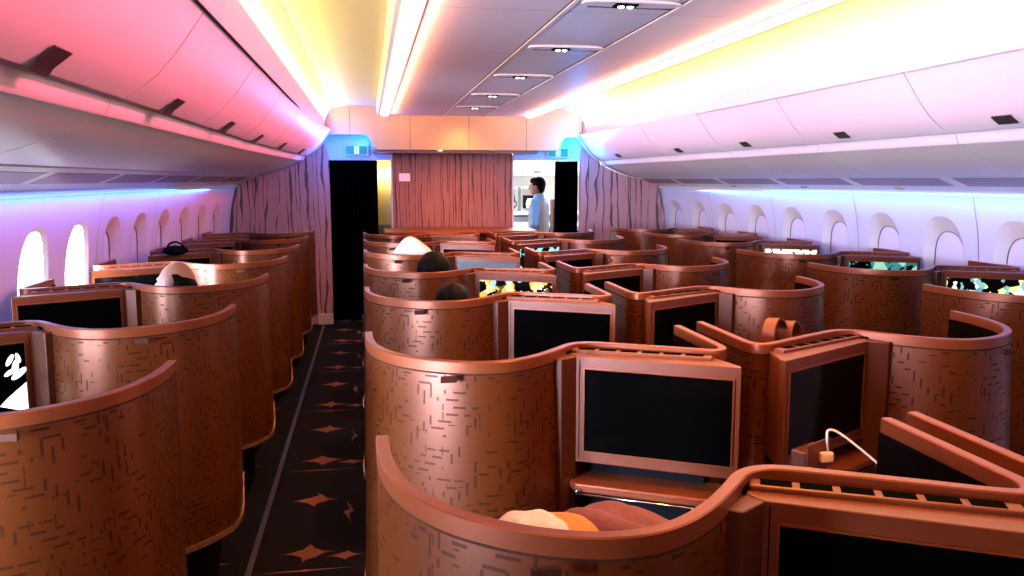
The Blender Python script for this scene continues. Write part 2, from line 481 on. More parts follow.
# ------------------------------------------------------------------ overhead bins
# profile on the left side (x, z), from the door's top edge to the rear of the underside
P_DOOR = [(-.52, 2.20), (-.565, 2.135), (-.615, 2.065), (-.675, 1.995), (-.735, 1.945), (-.785, 1.915)]
P_RAIL = [(-.785, 1.915), (-.797, 1.922), (-.822, 1.914), (-.832, 1.892), (-.842, 1.868), (-.852, 1.860), (-.865, 1.862)]
P_LOW = [(-.865, 1.862), (-.95, 1.815), (-1.06, 1.77), (-1.18, 1.732), (-1.31, 1.708)]
BOT = -1.31
def tap_y(x, y): return x + taper(y)*1.0
def curve_strip(side, prof, y0, y1, th, n=6, dz=0.0, tf=1.0):
    bm = bmesh.new(); rows = []
    P = [Vector((sx(side, x), z+dz)) for x, z in prof]
    sgn = -1 if side < 0 else 1
    nor = []
    for i in range(len(P)):
        t = (P[min(i+1, len(P)-1)]-P[max(i-1, 0)]).normalized()
        nn = Vector((t.y, -t.x)) * (1 if side < 0 else -1)   # away from the aisle (up and out)
        nor.append(-nn)
    for j in range(n+1):
        y = y0+(y1-y0)*j/n; tp = taper(y)*(-sgn)*tf
        a = [bm.verts.new((p.x+tp, y, p.y)) for p in P]
        b = [bm.verts.new((p.x+tp-q.x*th, y, p.y-q.y*th)) for p, q in zip(P, nor)]
        rows.append(a+b[::-1])
    m = len(rows[0])
    for j in range(n):
        for i in range(m): bm.faces.new((rows[j][i], rows[j][(i+1) % m], rows[j+1][(i+1) % m], rows[j+1][i]))
    bm.faces.new(rows[0]); bm.faces.new(rows[-1][::-1])
    return bm
def make_bin(side, y0, y1, label, dz):
    root = empty('overhead_bin', (sx(side, -1.0), (y0+y1)/2, 1.9+dz))
    tag(root, label, 'overhead bin', 'overhead bins along the %s side' % ('left' if side < 0 else 'right'))
    off = root.location.copy()
    def add(name, bm, m):
        bmesh.ops.translate(bm, verts=bm.verts, vec=-off)
        o = link(name, bm, m, root); smooth_angle(o, 35); return o
    g = .006
    add('bin_door', curve_strip(side, P_DOOR, y0+g, y1-g, .02, dz=dz), MT['bin'])
    add('lip_rail', curve_strip(side, P_RAIL, y0+g*.5, y1-g*.5, .02, dz=dz), MT['bin'])
    add('underside', curve_strip(side, P_LOW, y0+g*.7, y1-g*.7, .02, dz=dz), MT['binlow'])
    # latch: a dark folded paddle near the bottom of the door
    yc = (y0+y1)/2 + (.20 if side > 0 else -.13); tp = -taper(yc)*(1 if side > 0 else -1)
    bm = curve_strip(side, [(-.705, 1.966), (-.725, 1.950), (-.750, 1.934)] if side > 0 else [(-.712, 1.962), (-.735, 1.944), (-.758, 1.926), (-.772, 1.906)], yc-.055, yc+.055, .006, n=1, dz=dz)
    bmesh.ops.translate(bm, verts=bm.verts, vec=Vector((.007 if side < 0 else -.006, 0, -.006 if side < 0 else -.005)))
    lt = add('latch', bm, MT['latch'])
    return root
ordn = ['nearest the camera', 'second from the camera', 'third from the camera', 'fourth from the camera', 'fifth from the camera', 'sixth from the camera', 'seventh from the camera', 'ending at the door header']
L_b = [-3.42+1.27*i for i in range(5)]
LB = [.39, 1.66, 2.93, 4.20, 5.47, 6.74, 8.01, 9.40]
RB = [1.14, 2.41, 3.68, 4.95, 6.22, 7.49, 9.40]
for i in range(len(LB)-1):
    make_bin(-1, LB[i], LB[i+1], 'pink-lit overhead bin with dark latch, left side, %s' % (ordn[i] if i < len(LB)-2 else ordn[7]), 0)
for i in range(len(RB)-1):
    make_bin(1, RB[i], RB[i+1], 'pale pink overhead bin with dark latch, right side, %s' % (ordn[i] if i < len(RB)-2 else ordn[7]), -.035)
# the bins behind the camera keep the light in
for side, y1 in ((-1, .39), (1, 1.14)):
    struct('trim_%d' % TRIM[0], curve_strip(side, P_DOOR+P_RAIL[1:]+P_LOW[1:], YB, y1, .02, dz=0 if side < 0 else -.035), MT['bin']); TRIM[0] += 1
# bin ribs / end profile against the header
for side in (-1, 1):
    dz = 0 if side < 0 else -.035
    P = P_DOOR+P_RAIL[1:]+P_LOW[1:]
    trim(curve_strip(side, [(x-.004, z-.004) for x, z in P], 9.40, 9.425, .02, dz=dz, n=1), MT['seam'])
    trim(curve_strip(side, P, 9.425, 9.56, .02, dz=dz, n=1), MT['bin'])
# service panels under the bins
P_PSU = [(-1.325, 1.700), (-1.36, 1.686), (-1.50, 1.630), (-1.555, 1.604), (-1.568, 1.588), (-1.560, 1.572)]
for side in (-1, 1):
    dz = 0 if side < 0 else -.02
    trim(curve_strip(side, P_PSU, YB, 9.55, .012, n=20, dz=dz), MT['psu'])
    # dark void line between bin and service panel
    trim(curve_strip(side, [(-1.30, 1.722), (-1.34, 1.715)], YB, 9.5, .01, n=20, dz=dz), MT['seam'])
    y = .8 if side < 0 else 1.3
    while y < 9.3:
        bm = curve_strip(side, [(-1.37, 1.6800), (-1.49, 1.6320)], y, y+.95, .003, n=3, dz=dz)
        trim(bm, MT['psu_dk']); y += 1.07
    # blue wall-wash strip hidden above the panel lip
    trim(curve_strip(side, [(-1.570, 1.580), (-1.588, 1.566)], YB, 9.5, .004, n=20, dz=dz), MT['led_blue'])
    # small wall lights by the strip
    if side > 0:
        for y in (2.6, 3.85, 5.1, 6.35, 7.6):
            bm = bmesh.new(); ellipsoid(bm, (sx(side, -1.535)-taper(y), y, 1.592), (.018, .06, .010)); 
            trim(bm, MT['chrome'], smooth=True)

# ------------------------------------------------------------------ ceiling
P_COVE1 = [(-.512, 2.206), (-.475, 2.26), (-.462, 2.30)]
P_LED = [(-.462, 2.30), (-.440, 2.365)]
P_COVE2 = [(-.440, 2.365), (-.41, 2.42), (-.375, 2.445)]
P_REC = [(-.372, 2.452), (-.20, 2.478), (.00, 2.482), (.12, 2.475)]
for side in (-1, 1):
    dz = 0 if side < 0 else -.035
    kw = dict(n=1, tf=0)
    smooth_angle(trim(curve_strip(side, P_COVE1, YB, 9.42, .015, dz=dz, **kw), MT['cove']), 60)
    trim(curve_strip(side, P_LED, YB, 9.35, .012, dz=dz, **kw), MT['led_warm' if side < 0 else 'led_warm_r'])
    smooth_angle(trim(curve_strip(side, P_COVE2, YB, 9.42, .015, dz=dz, **kw), MT['cove']), 60)
    # raised recess
    o = struct('ceiling' if side < 0 else 'ceiling.001', curve_strip(side, [(-.378, 2.446+dz)] + P_REC[1:] if side > 0 else P_REC, YB, 9.42, .015, **kw), MT['recess']); smooth_angle(o, 60)
    # centre panel lip with its light lens
    trim(curve_strip(side, [(.12, 2.475), (.12, 2.40), (.135, 2.378), (.15, 2.372)], YB, 9.42, .012, **kw), MT['cove'])
    trim(curve_strip(side, [(.150, 2.371), (.175, 2.358), (.215, 2.356), (.245, 2.368)], YB, 9.40, .006, **kw), MT['led_lens' if side < 0 else 'led_lens_r'])
struct('ceiling.002', bx(.15, mirror(.15), YB, 9.42, 2.370, 2.40), MT['ceil'])
for x in (.845, 1.305):
    trim(bx(x-.010, x+.010, YB, 9.40, 2.362, 2.371), MT['cove'])
    trim(bx(x-.018, x-.012, YB, 9.40, 2.367, 2.3705), MT['seam'])
# lid over everything
struct('ceiling.003', bx(-2.2, 4.2, YB, 12.5, 2.60, 2.63), MT['dark'])
# ceiling light units
def ceiling_unit(y, label):
    r = empty('ceiling_light', (1.075, y, 2.37)); tag(r, label, 'ceiling light', 'oval light units down the centre ceiling')
    bm = prism([(-.21+.03*(1-math.cos(t)) if False else .21*math.copysign(abs(math.cos(t))**.45, math.cos(t)), .052*math.copysign(abs(math.sin(t))**.8, math.sin(t))) for t in [2*PI*i/32 for i in range(32)]], -.014, 0)
    link('cover', bm, MT['ceil'], r, bevel=.006)
    link('dark_lip', bx(-.17, .19, .046, .060, -.0155, -.001), MT['latch'], r)
    link('lamp_box', bx(-.075, .02, -.034, .030, -.022, -.006), MT['black'], r, bevel=.003)
    for x in (-.045, -.008):
        bm = bmesh.new(); ellipsoid(bm, (x, -.004, -.022), (.014, .016, .007)); link('lamp', bm, MT['lamp'], r, smooth=True)
for i, y in enumerate((3.33, 4.47, 5.70, 6.98, 8.15)):
    ceiling_unit(y, 'oval ceiling unit with twin white lamps, %s' % ['nearest the camera', 'second from the camera', 'third from the camera', 'fourth from the camera', 'farthest, by the front fascia'][i])

# ------------------------------------------------------------------ front fascia, headers, bulkhead
fz = [(-.62, 2.62), (2.66, 2.62), (2.66, 2.14), (2.30, 2.14), (2.255, 2.12), (2.225, 2.07), (2.20, 2.01), (2.14, 1.985), (.12, 1.985), (.07, 2.01), (.045, 2.08), (.015, 2.13), (-.03, 2.15), (-.62, 2.15)]
bmf = prism_y(fz, 9.42, 9.60)
struct('trim_%d' % TRIM[0], bmf, seam_panel_material('cream_fascia_panel', (.82, .48, .28), .665, .19, coord='x', width=.006), bevel=.01); TRIM[0] += 1
# soffit under the fascia with its dark slot and small lamp
trim(bx(.05, 1.95, 9.46, 9.66, 1.955, 1.985), MT['psu_dk'])
bm = bmesh.new(); ellipsoid(bm, (.82, 9.45, 1.99), (.03, .015, .012)); trim(bm, MT['lamp'], smooth=True)
# headers above the doorways, blue light tinted into their white
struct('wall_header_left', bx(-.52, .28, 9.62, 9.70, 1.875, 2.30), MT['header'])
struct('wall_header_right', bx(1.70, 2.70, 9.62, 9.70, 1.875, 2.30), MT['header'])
# exit signs
def exit_sign(x, z, label):
    r = empty('exit_sign', (x, 9.585, z)); tag(r, label, 'exit sign')
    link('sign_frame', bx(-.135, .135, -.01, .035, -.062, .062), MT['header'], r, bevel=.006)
    link('sign_face', bx(-.118, .118, -.014, -.009, -.046, .046), MT['sign_green'], r)
    # a running figure in a doorway, pale on green
    bm = bmesh.new()
    box(bm, -.026, .026, -.017, -.0145, -.040, .040)
    link('pictogram_door', bm, MT['sign_white'], r)
    bm = bmesh.new(); ellipsoid(bm, (.002, -.018, .026), (.007, .002, .007), u=8, v=6)
    for a, b in (((0, .018), (-.003, -.004)), ((-.003, -.004), (.010, -.014)), ((.010, -.014), (.006, -.030)), ((-.003, -.004), (-.010, -.030)), ((0, .014), (.012, .004)), ((0, .014), (-.012, .006))):
        capsule(bm, (a[0], -.018, a[1]), (b[0], -.018, b[1]), .0025, .0025)
    link('pictogram_figure', bm, MT['sign_green'], r)
exit_sign(-.12, 1.985, 'green exit sign with pale running figure above the left doorway')
exit_sign(2.22, 1.97, 'green exit sign with pale running figure above the right doorway')

# monument between the aisles: bark-grain panel, edge trims, red sign
struct('wall_front', bx(.28, 1.69, 9.70, 9.76, 0, 2.0), MT['woodC'])
trim(bx(.262, .280, 9.68, 9.78, 0, 1.95), MT['psu']); trim(bx(1.69, 1.708, 9.68, 9.78, 0, 1.95), MT['galley'])
rs = empty('red_sign', (.42, 9.69, 1.68)); tag(rs, 'small red lit sign with two pale figures on the front panel', 'sign')
link('sign_face', bx(-.062, .062, -.006, .008, -.045, .045), MT['sign_red'], rs, bevel=.004)
bm = bmesh.new()
for x in (-.028, .028):
    ellipsoid(bm, (x, -.008, .022), (.009, .002, .009), u=8, v=6); capsule(bm, (x, -.008, .008), (x, -.008, -.026), .009, .005)
link('sign_figures', bm, mat('pale_pink_sign_mark', (1, .5, .5), .5, emis=(1, .35, .35), estr=.8), rs)

# left and right bark-grain end walls, following the bin underside
def end_wall(side, name, xin, m, ytop):
    dz = 0 if side < 0 else -.035
    pts = [(sx(side, x + .0 ) , z+dz) for x, z in (P_DOOR[2:]+P_RAIL[1:]+P_LOW[1:])]
    t = taper(9.6)*(1 if side < 0 else -1)
    pts = [(x+t, z) for x, z in pts]
    edge = [(xin, 0), (xin, ytop)]
    pts = [p for p in pts if (p[0] < xin if side < 0 else p[0] > xin)]
    outer = [(sx(side, -1.56)+t, 1.64+dz), (sx(side, -1.66)+t, 1.2), (sx(side, -1.66)+t, .6), (sx(side, -1.5)+t, 0)]
    return struct(name, prism_y(edge+pts+outer, 9.58, 9.66), m)
end_wall(-1, 'wall_front_left', -.43, MT['woodL'], 1.90)
end_wall(1, 'wall_front_right', 2.50, MT['woodL'], 1.90)
trim(bx(-.60, -.43, 9.55, 9.66, 0, .12), MT['fascia'])
# curtains: pleated black cloth
def curtain(x0, x1, y, label):
    n = 60; bm = bmesh.new(); th = .03
    front = [(x0+(x1-x0)*i/n, y+.025*math.sin(i*1.05)+.006*math.sin(i*2.7)) for i in range(n+1)]
    back = [(p[0], p[1]+.012) for p in front][::-1]
    o = link('doorway_curtain', prism(front+back, .01, 1.875, bm), MT['curtain']); smooth_angle(o, 60)
    tag(o, label, 'curtain')
curtain(-.43, .11, 9.80, 'black curtain drawn across the left front doorway')
curtain(2.235, 2.52, 9.80, 'narrow black curtain at the right edge of the galley doorway')
# cream wall sliver beyond left door, with dark foot
struct('wall_galley_left', bx(.10, .27, 9.95, 9.99, 1.12, 1.90), MT['cream'])
struct('wall_galley_left_foot', bx(.10, .27, 9.95, 9.99, 0, 1.12), MT['steel'])
# low credenza in front of the monument
cr = empty('bulkhead_console', (1.0, 9.1, 0)); tag(cr, 'long low bronze console in front of the red grained front panel', 'console')
link('cabinet', bx(-.80, .80, -.20, .45, 0, 1.06), MT['housing_dk'], cr, bevel=.03)
link('console_top', bx(-.84, .84, -.25, .5, 1.06, 1.10), MT['rim'], cr, bevel=.015)

# ------------------------------------------------------------------ galley
struct('wall_galley_back', bx(.5, 3.6, 12.4, 12.45, 0, 2.4), MT['galley'])
struct('wall_galley_side', bx(3.3, 3.35, 9.8, 12.4, 0, 2.4), MT['galley'])
struct('wall_galley_inner', bx(1.25, 1.30, 9.8, 12.4, 0, 2.4), MT['galley'])
struct('ceiling.004', bx(1.25, 3.35, 9.75, 12.4, 2.25, 2.3), MT['galley'])
gc = empty('galley_counter', (2.2, 11.9, 0)); tag(gc, 'white galley counter with dark cabinet fronts behind the standing attendant', 'counter')
link('counter_top', bx(-.9, .9, -.35, .5, 1.15, 1.19), MT['galley'], gc, bevel=.01)
link('lower_cabinet', bx(-.9, .9, -.30, .5, 0, 1.13), MT['steel'], gc)
link('lower_shelf', bx(-.9, .9, -.34, -.30, .98, 1.05), MT['galley'], gc)
for k in range(4):
    link('cart_door', bx(-.86+.44*k, -.46+.44*k, -.325, -.305, .1, .92), MT['black'], gc, bevel=.01)
gu = empty('galley_cupboard', (2.2, 11.98, 1.62)); tag(gu, 'white upper galley cupboard over the coffee makers', 'cupboard')
link('body', bx(-.9, .9, -.2, .4, .1, .6), MT['galley'], gu)
for k in range(4):
    d = link('cupboard_door', bx(-.88+.44*k, -.46+.44*k, -.22, -.2, .13, .58), MT['galley'], gu, bevel=.008)
    link('handle', bx(-.72+.44*k, -.60+.44*k, -.235, -.22, .14, .16), MT['black'], d)
def coffee_maker(x, label, w=.2):
    r = empty('coffee_maker', (x, 11.78, 1.19)); tag(r, label, 'coffee maker', 'coffee makers on the galley counter')
    link('body', bx(-w/2, w/2, 0, .25, 0, .36), MT['steel'], r, bevel=.015)
    link('brew_recess', bx(-w/2+.03, w/2-.03, -.012, .01, .05, .24), MT['black'], r, bevel=.005)
    bm = tube([(0, -.06, .06), (0, -.06, .12), (0, -.06, .19)], [.045, .055, .03], seg=14); p = link('coffee_pot', bm, MT['galley'], r, smooth=True)
    link('pot_handle', tube([(.05, -.07, .17), (.085, -.07, .15), (.085, -.07, .09), (.05, -.07, .07)], .007), MT['black'], p)
coffee_maker(2.02, 'dark coffee maker at the left end of the galley counter')
coffee_maker(2.30, 'dark coffee maker on the galley counter beside the attendant', .24)
fr = empty('wall_fold_seat', (2.262, 9.95, 0)); tag(fr, 'narrow grey-brown folded crew seat beside the galley curtain', 'crew seat')
link('seat_body', bx(-.035, .035, -.06, .10, .35, 1.42), MT['psu_dk'], fr, bevel=.025, seg=3)
link('seat_pad', bx(-.03, .03, -.085, -.06, .5, 1.3), MT['housing_dk'], fr, bevel=.01)

# ------------------------------------------------------------------ seat pods
PLAN = [(0, .52), (.002, .42), (.012, .33), (.034, .245), (.070, .170), (.12, .105), (.195, .045), (.28, .008), (.36, .003), (.43, .030), (.50, .085), (.565, .155), (.61, .205), (.655, .222), (.70, .212), (.80, .160), (.90, .105), (.985, .058), (1.030, .048), (1.055, .085), (1.058, .15), (1.058, .30), (1.058, .46)]
F0 = Vector((.612, .130)); F1 = Vector((1.030, -.105))
def make_pod(m):
    """m = 1: aisle on the left, screen box towards +x; m = -1 the mirror image. Origin at the aisle edge on the floor."""
    root = empty('seat_pod')
    X = lambda P: [Vector((p[0]*m, p[1])) for p in P]
    path = catmull(X(PLAN), 5)
    total = sum((path[i+1]-path[i]).length for i in range(len(path)-1))
    def lift(i, s, z):
        if z > .6: return z
        return z + .10*max(0, 1-s/.22)**2
    def lean(i, z):
        if z > 1.10: return 0.0
        p = path[i]; k = min(1, max(0, (.58-abs(p.x))/.15)) * min(1, max(0, (.50-p.y)/.25))
        return -m*.045*k*(1.11-z)/.78
    th = .011
    def sec(n0, n1, z0, z1): return [(n0, z0), (n1, z0), (n1, z1), (n0, z1)]
    zs = [.33, .6, .9, 1.1125]
    section = [(-th, z) for z in zs] + [(th, z) for z in zs[::-1]]
    o = link('shell_wall', sweep_plan(path, section, zfun=lift, lean=lean), MT['shell'], root); smooth_angle(o, 50)
    # metal rim: rounded cap along the top of the shell
    w = .0125
    rs_ = [(-w, 1.118), (-w, 1.1475), (-w+.0025, 1.150), (w-.0025, 1.150), (w, 1.1475), (w, 1.118)]
    o = link('rim', sweep_plan(path, rs_), MT['rim'], root); smooth_angle(o, 25)
    g = [(-th-.0005, 1.1125), (th+.0005, 1.1125), (th+.0005, 1.1178), (-th-.0005, 1.1178)]
    link('rim_groove', sweep_plan(path, g), MT['rim_dark'], root)
    # polished lower edge on the aisle side, down and round the back
    k = next(i for i, p in enumerate(path) if abs(p.x) > .60)
    lt = [(-.016, .318), (-.016, .338), (.016, .338), (.016, .318)]
    o = link('lower_trim', sweep_plan(path[:k], lt, zfun=lift, lean=lean), MT['lowtrim'], root); smooth_angle(o, 50)
    # dark plinth carrying the shell, set back from its edge
    base = X([(.10, .48), (.10, .33), (.15, .20), (.25, .10), (.36, .09), (.48, .18), (.60, .28), (.68, .30), (.98, .13), (1.00, .44), (.78, .78), (.14, .80)])
    link('plinth', prism([(p.x, p.y) for p in base], 0, .34), MT['base'], root, bevel=.02)
    # screen housing
    A = Vector((.640, .212)); B = Vector((1.005, .034))
    hp = X([(.560, .150), (F0.x, F0.y), (F1.x, F1.y), (1.036, -.085), (1.010, .036), (B.x, B.y), (A.x, A.y), (.59, .185)])
    hp = [(p.x, p.y) for p in hp]
    o = link('screen_housing', prism(hp[1:], .80, 1.128), MT['housing'], root, bevel=.010, seg=3)
    # flank panel where the housing meets the shell, running down to the footwell
    fl = X([(.535, .115), (.560, .095), (.612, .128), (.66, .20), (.59, .175)])
    link('flank_panel', prism([(p.x, p.y) for p in fl], .34, 1.126), MT['housing_dk'], root, bevel=.003)
    lo = X([(.66, .19), (.98, .015), (1.02, .05), (.68, .235)])
    link('housing_back', prism([(p.x, p.y) for p in lo], .34, .82), MT['black'], root)
    # screen glass in the front face
    t = (F1-F0).normalized(); nn = Vector((t.y, -t.x)); L = (F1-F0).length
    if nn.y > 0: nn = -nn
    def fpt(s, d, z): q = F0+t*s+nn*d; return Vector((q.x*m, q.y, z))
    s0, s1, z0, z1 = .028, L-.022, .838, 1.090
    bm = bmesh.new(); uvl = bm.loops.layers.uv.new('UVMap')
    vs = [bm.verts.new(fpt(s, .0030, z)) for s, z in ((s0, z0), (s1, z0), (s1, z1), (s0, z1))]
    f = bm.faces.new(vs)
    uvs = [(0, 0), (1, 0), (1, 1), (0, 1)]
    for lp, uv in zip(f.loops, uvs): lp[uvl].uv = uv
    vb = [bm.verts.new(fpt(s, -.004, z)) for s, z in ((s0, z0), (s1, z0), (s1, z1), (s0, z1))]
    for i in range(4): bm.faces.new((vs[i], vb[i], vb[(i+1) % 4], vs[(i+1) % 4]))
    bm.faces.new(vb[::-1])
    scr = link('screen', bm, MT['screen_off'], root)
    # bezel lines round the glass
    bm = bmesh.new()
    for (a, b) in (((s0-.004, z0-.004), (s1+.004, z0)), ((s0-.004, z1), (s1+.004, z1+.004)), ((s0-.004, z0), (s0, z1)), ((s1, z0), (s1+.004, z1))):
        q = [fpt(a[0], .001, a[1]), fpt(b[0], .001, a[1]), fpt(b[0], .001, b[1]), fpt(a[0], .001, b[1])]
        r_ = [fpt(a[0], .0055, a[1]), fpt(b[0], .0055, a[1]), fpt(b[0], .0055, b[1]), fpt(a[0], .0055, b[1])]
        v1 = [bm.verts.new(p) for p in q]; v2 = [bm.verts.new(p) for p in r_]
        bm.faces.new(v2); bm.faces.new(v1[::-1])
        for i in range(4): bm.faces.new((v1[i], v1[(i+1) % 4], v2[(i+1) % 4], v2[i]))
    link('bezel', bm, MT['rim'], root)
    # housing seam near the flank
    bm = bmesh.new()
    q = [fpt(.010, .0012, .81), fpt(.0125, .0012, .81), fpt(.0125, .0012, 1.12), fpt(.010, .0012, 1.12)]
    bm.faces.new([bm.verts.new(p) for p in q]); link('housing_seam', bm, MT['slot'], root)
    # vent tray: raised frame with dark slots between small tabs, along the rim
    d = (B-A).normalized(); dn = Vector((d.y, -d.x))
    if dn.y > 0: dn = -dn
    LL = (B-A).length
    def vp(s, o): q = A+d*s+dn*o; return (q.x*m, q.y)
    bm = prism([vp(-.012, .010), vp(LL+.0, .010), vp(LL+.0, .046), vp(-.012, .046)], 1.120, 1.138)
    vf = link('vent_frame', bm, MT['housing'], root, bevel=.004)
    bm = bmesh.new(); ns = 6; sl = (LL-.02)/ns
    for i in range(ns):
        a = .006+i*sl; prism([vp(a, .013), vp(a+sl*.80, .013), vp(a+sl*.80, .040), vp(a, .040)], 1.1300, 1.1392, bm)
    prism([vp(-.016, .022), vp(-.004, .016), vp(-.018, .066), vp(-.030, .060)], 1.128, 1.1335, bm)
    link('vent_slots', bm, MT['slot'], vf)
    # tray table under the screen with its chrome runner
    tp = X([(.575, .195), (.600, .085), (.965, -.120), (1.015, -.125), (1.030, .010), (.70, .19)])
    tp = [(p.x, p.y) for p in tp]
    ty = link('tray_table', prism(tp, .722, .748), MT['shelf'], root, bevel=.005, seg=3)
    e0, e1 = Vector((.600, .080)), Vector((.970, -.127)); ed = (e1-e0).normalized(); en = Vector((ed.y, -ed.x))
    if en.y > 0: en = -en
    def ep(s, o, z): q = e0+ed*s+en*o; return Vector((q.x*m, q.y, z))
    bm = tube([ep(.0, .006, .720), ep(.42, .006, .720)], .0035); tube([ep(.01, .012, .735), ep(.0, .006, .715)], .003, bm)
    link('chrome_runner', bm, MT['chrome'], ty, smooth=True)
    # seat: angled cushion, back, headrest
    ang = math.radians(-28)*m
    R = Matrix.Translation((.42*m, .475, 0)) @ Matrix.Rotation(ang, 4, 'Z')
    link('seat_cushion', bx(-.22, .22, -.20, .30, .36, .48, M=R), MT['seat'], root, bevel=.04, seg=3)
    Rb = R @ Matrix.Translation((0, -.20, .46)) @ Matrix.Rotation(math.radians(8), 4, 'X')
    link('seat_back', bx(-.19, .19, -.055, .045, 0, .46, M=Rb), MT['seat'], root, bevel=.04, seg=3)
    link('headrest', bx(-.15, .15, -.05, .055, .40, .53, M=Rb), MT['seat'], root, bevel=.03, seg=3)
    # side console between seat and divider, and the aisle-side armrest
    cp = X([(.76, .32), (1.03, .22), (1.03, .60), (.80, .72)])
    link('side_console', prism([(p.x, p.y) for p in cp], .30, .70), MT['housing_dk'], root, bevel=.015)
    ap = X([(.075, .50), (.15, .50), (.15, .92), (.075, .88)])
    ar = link('armrest', prism([(p.x, p.y) for p in ap], .15, .58), MT['black'], root, bevel=.015)
    ap = X([(.070, .50), (.155, .50), (.155, .93), (.070, .89)])
    link('armrest_cap', prism([(p.x, p.y) for p in ap], .58, .60), MT['rim'], ar, bevel=.006)
    # footwell cave under the screen housing
    fp = X([(.70, .17), (1.0, .0), (1.03, -.20), (.74, -.06)])
    link('footrest', prism([(p.x, p.y) for p in fp], .02, .42), MT['base'], root, bevel=.02)
    # divider inside face: black liner
    def liner(name, pts, z0):
        a, b = (th+.0005, th+.005) if m > 0 else (-th-.005, -th-.0005)
        link(name, sweep_plan(pts, [(a, z0), (b, z0), (b, 1.118), (a, 1.118)]), MT['liner'], root)
    liner('divider_liner', [p for i_, p in enumerate(path) if i_ > 60 and abs(p.x) > .99], .4)
    liner('shell_liner', [p for i_, p in enumerate(path) if i_ < 60 and abs(p.x) < .50], .4)
    # small catch on the back of the rim
    link('rim_catch', bx(.215*m-.022, .215*m+.022, -.019, -.010, 1.098, 1.116), MT['rim_dark'], root, bevel=.002)
    return root

def children(o): return [c for c in bpy.data.objects if c.parent == o]
def copy_tree(o, parent=None):
    c = o.copy(); COL.objects.link(c); c.parent = parent
    for ch in children(o): copy_tree(ch, c)
    return c

SC = {}
SC['hand'] = MT['screen_off']
SC['film_day'] = screen_material('lit_screen_film_pale', [(.9, .95, 1), (.7, .45, .1), (.12, .08, .03), (.3, .7, .9), (.8, .6, .3)], 3.2, .50, 1.6, 2.1)
SC['grey'] = mat('dim_grey_blue_screen', (.03, .04, .05), .15, emis=(.12, .22, .32), estr=.9)
SC['green'] = screen_material('lit_screen_green_scene', [(.8, .9, .3), (.2, .45, .4), (.9, .9, .7), (.1, .3, .35)], 3.5, .53, 1.6, 7.7)
SC['teal'] = screen_material('lit_screen_teal_scene', [(.05, .3, .3), (.4, .8, .6), (.04, .2, .25)], 2.6, .5, 1.0, 4.4)
SC['white'] = screen_material('lit_screen_white_bands', [(.9, .9, .8), (.8, .85, .8)], 6, .46, 1.5, 5.5)
SC['cyan'] = screen_material('lit_screen_cyan_scene', [(.3, .9, .9), (.5, .95, .8)], 2.5, .46, 1.2, 3.1)
SC['dim'] = screen_material('dim_screen_picture', [(.12, .03, .03), (.05, .02, .05)], 2.2, .56, .6, 9.1)

protoA = make_pod(1); protoB = make_pod(-1)
used = {1: False, -1: False}
def place_pod(m, x, y, label, group, screen=None, sxs=1.0):
    p = protoA if m > 0 else protoB
    if used[m]: p = copy_tree(p)
    used[m] = True
    p.location = (x, y, 0); p.scale = (sxs, 1, 1)
    tag(p, label, 'seat pod', group)
    pl.append((p, screen))
    return p
pl = []
PITCH = 1.08
rowsC = [1.07, 2.21, 3.38, 4.46, 5.52, 6.58, 7.55]
rowsL = [1.86, 2.93, 4.06, 5.12, 6.10, 7.12, 8.00]
rowsR = [3.03, 4.10, 5.09, 6.17, 7.15, 8.00]
ordr = ['nearest the camera', 'second from camera', 'third from camera', 'fourth from camera', 'fifth from camera', 'sixth from camera', 'seventh and farthest']
scrCL = [None, None, None, 'film_day', 'grey', None, None]
scrCR = [None, None, None, None, None, 'cyan', None]
POD = {}
for i, y in enumerate(rowsC):
    POD['CL', i] = place_pod(1, .006-.007*y if i else .016, y, 'bronze centre seat pod on the left aisle, %s%s' % (ordr[i], {3: ', bright film on screen', 4: ', pale blue screen'}.get(i, '')), 'centre-left seat pods', scrCL[i])
for i, y in enumerate(rowsC):
    POD['CR', i] = place_pod(-1, 2.215, y + (.06 if i else .03), 'bronze centre seat pod on the right aisle, %s%s' % (ordr[i], {5: ', cyan screen'}.get(i, '')), 'centre-right seat pods', scrCR[i])
scrL = [None, 'hand', None, 'dim', None, None, None]
for i, y in enumerate(rowsL):
    POD['L', i] = place_pod(-1, -.553, y, 'bronze seat pod by the left windows, %s%s' % (ordr[i], {1: ', white picture on screen'}.get(i, '')), 'seat pods along the left windows', scrL[i], 1.0 if i < 4 else .93)
scrR = [None, 'green', 'teal', 'white', None, None]
for i, y in enumerate(rowsR):
    POD['R', i] = place_pod(1, 2.655-(.03 if i > 2 else 0)-(.06 if i > 4 else 0), y, 'bronze seat pod by the right windows, %s%s' % (ordr[i] if i < 5 else 'sixth and farthest', {1: ', yellow-green film on screen', 2: ', teal screen', 3: ', white bands on screen'}.get(i, '')), 'seat pods along the right windows', scrR[i], 1.0 if i < 3 else .92)
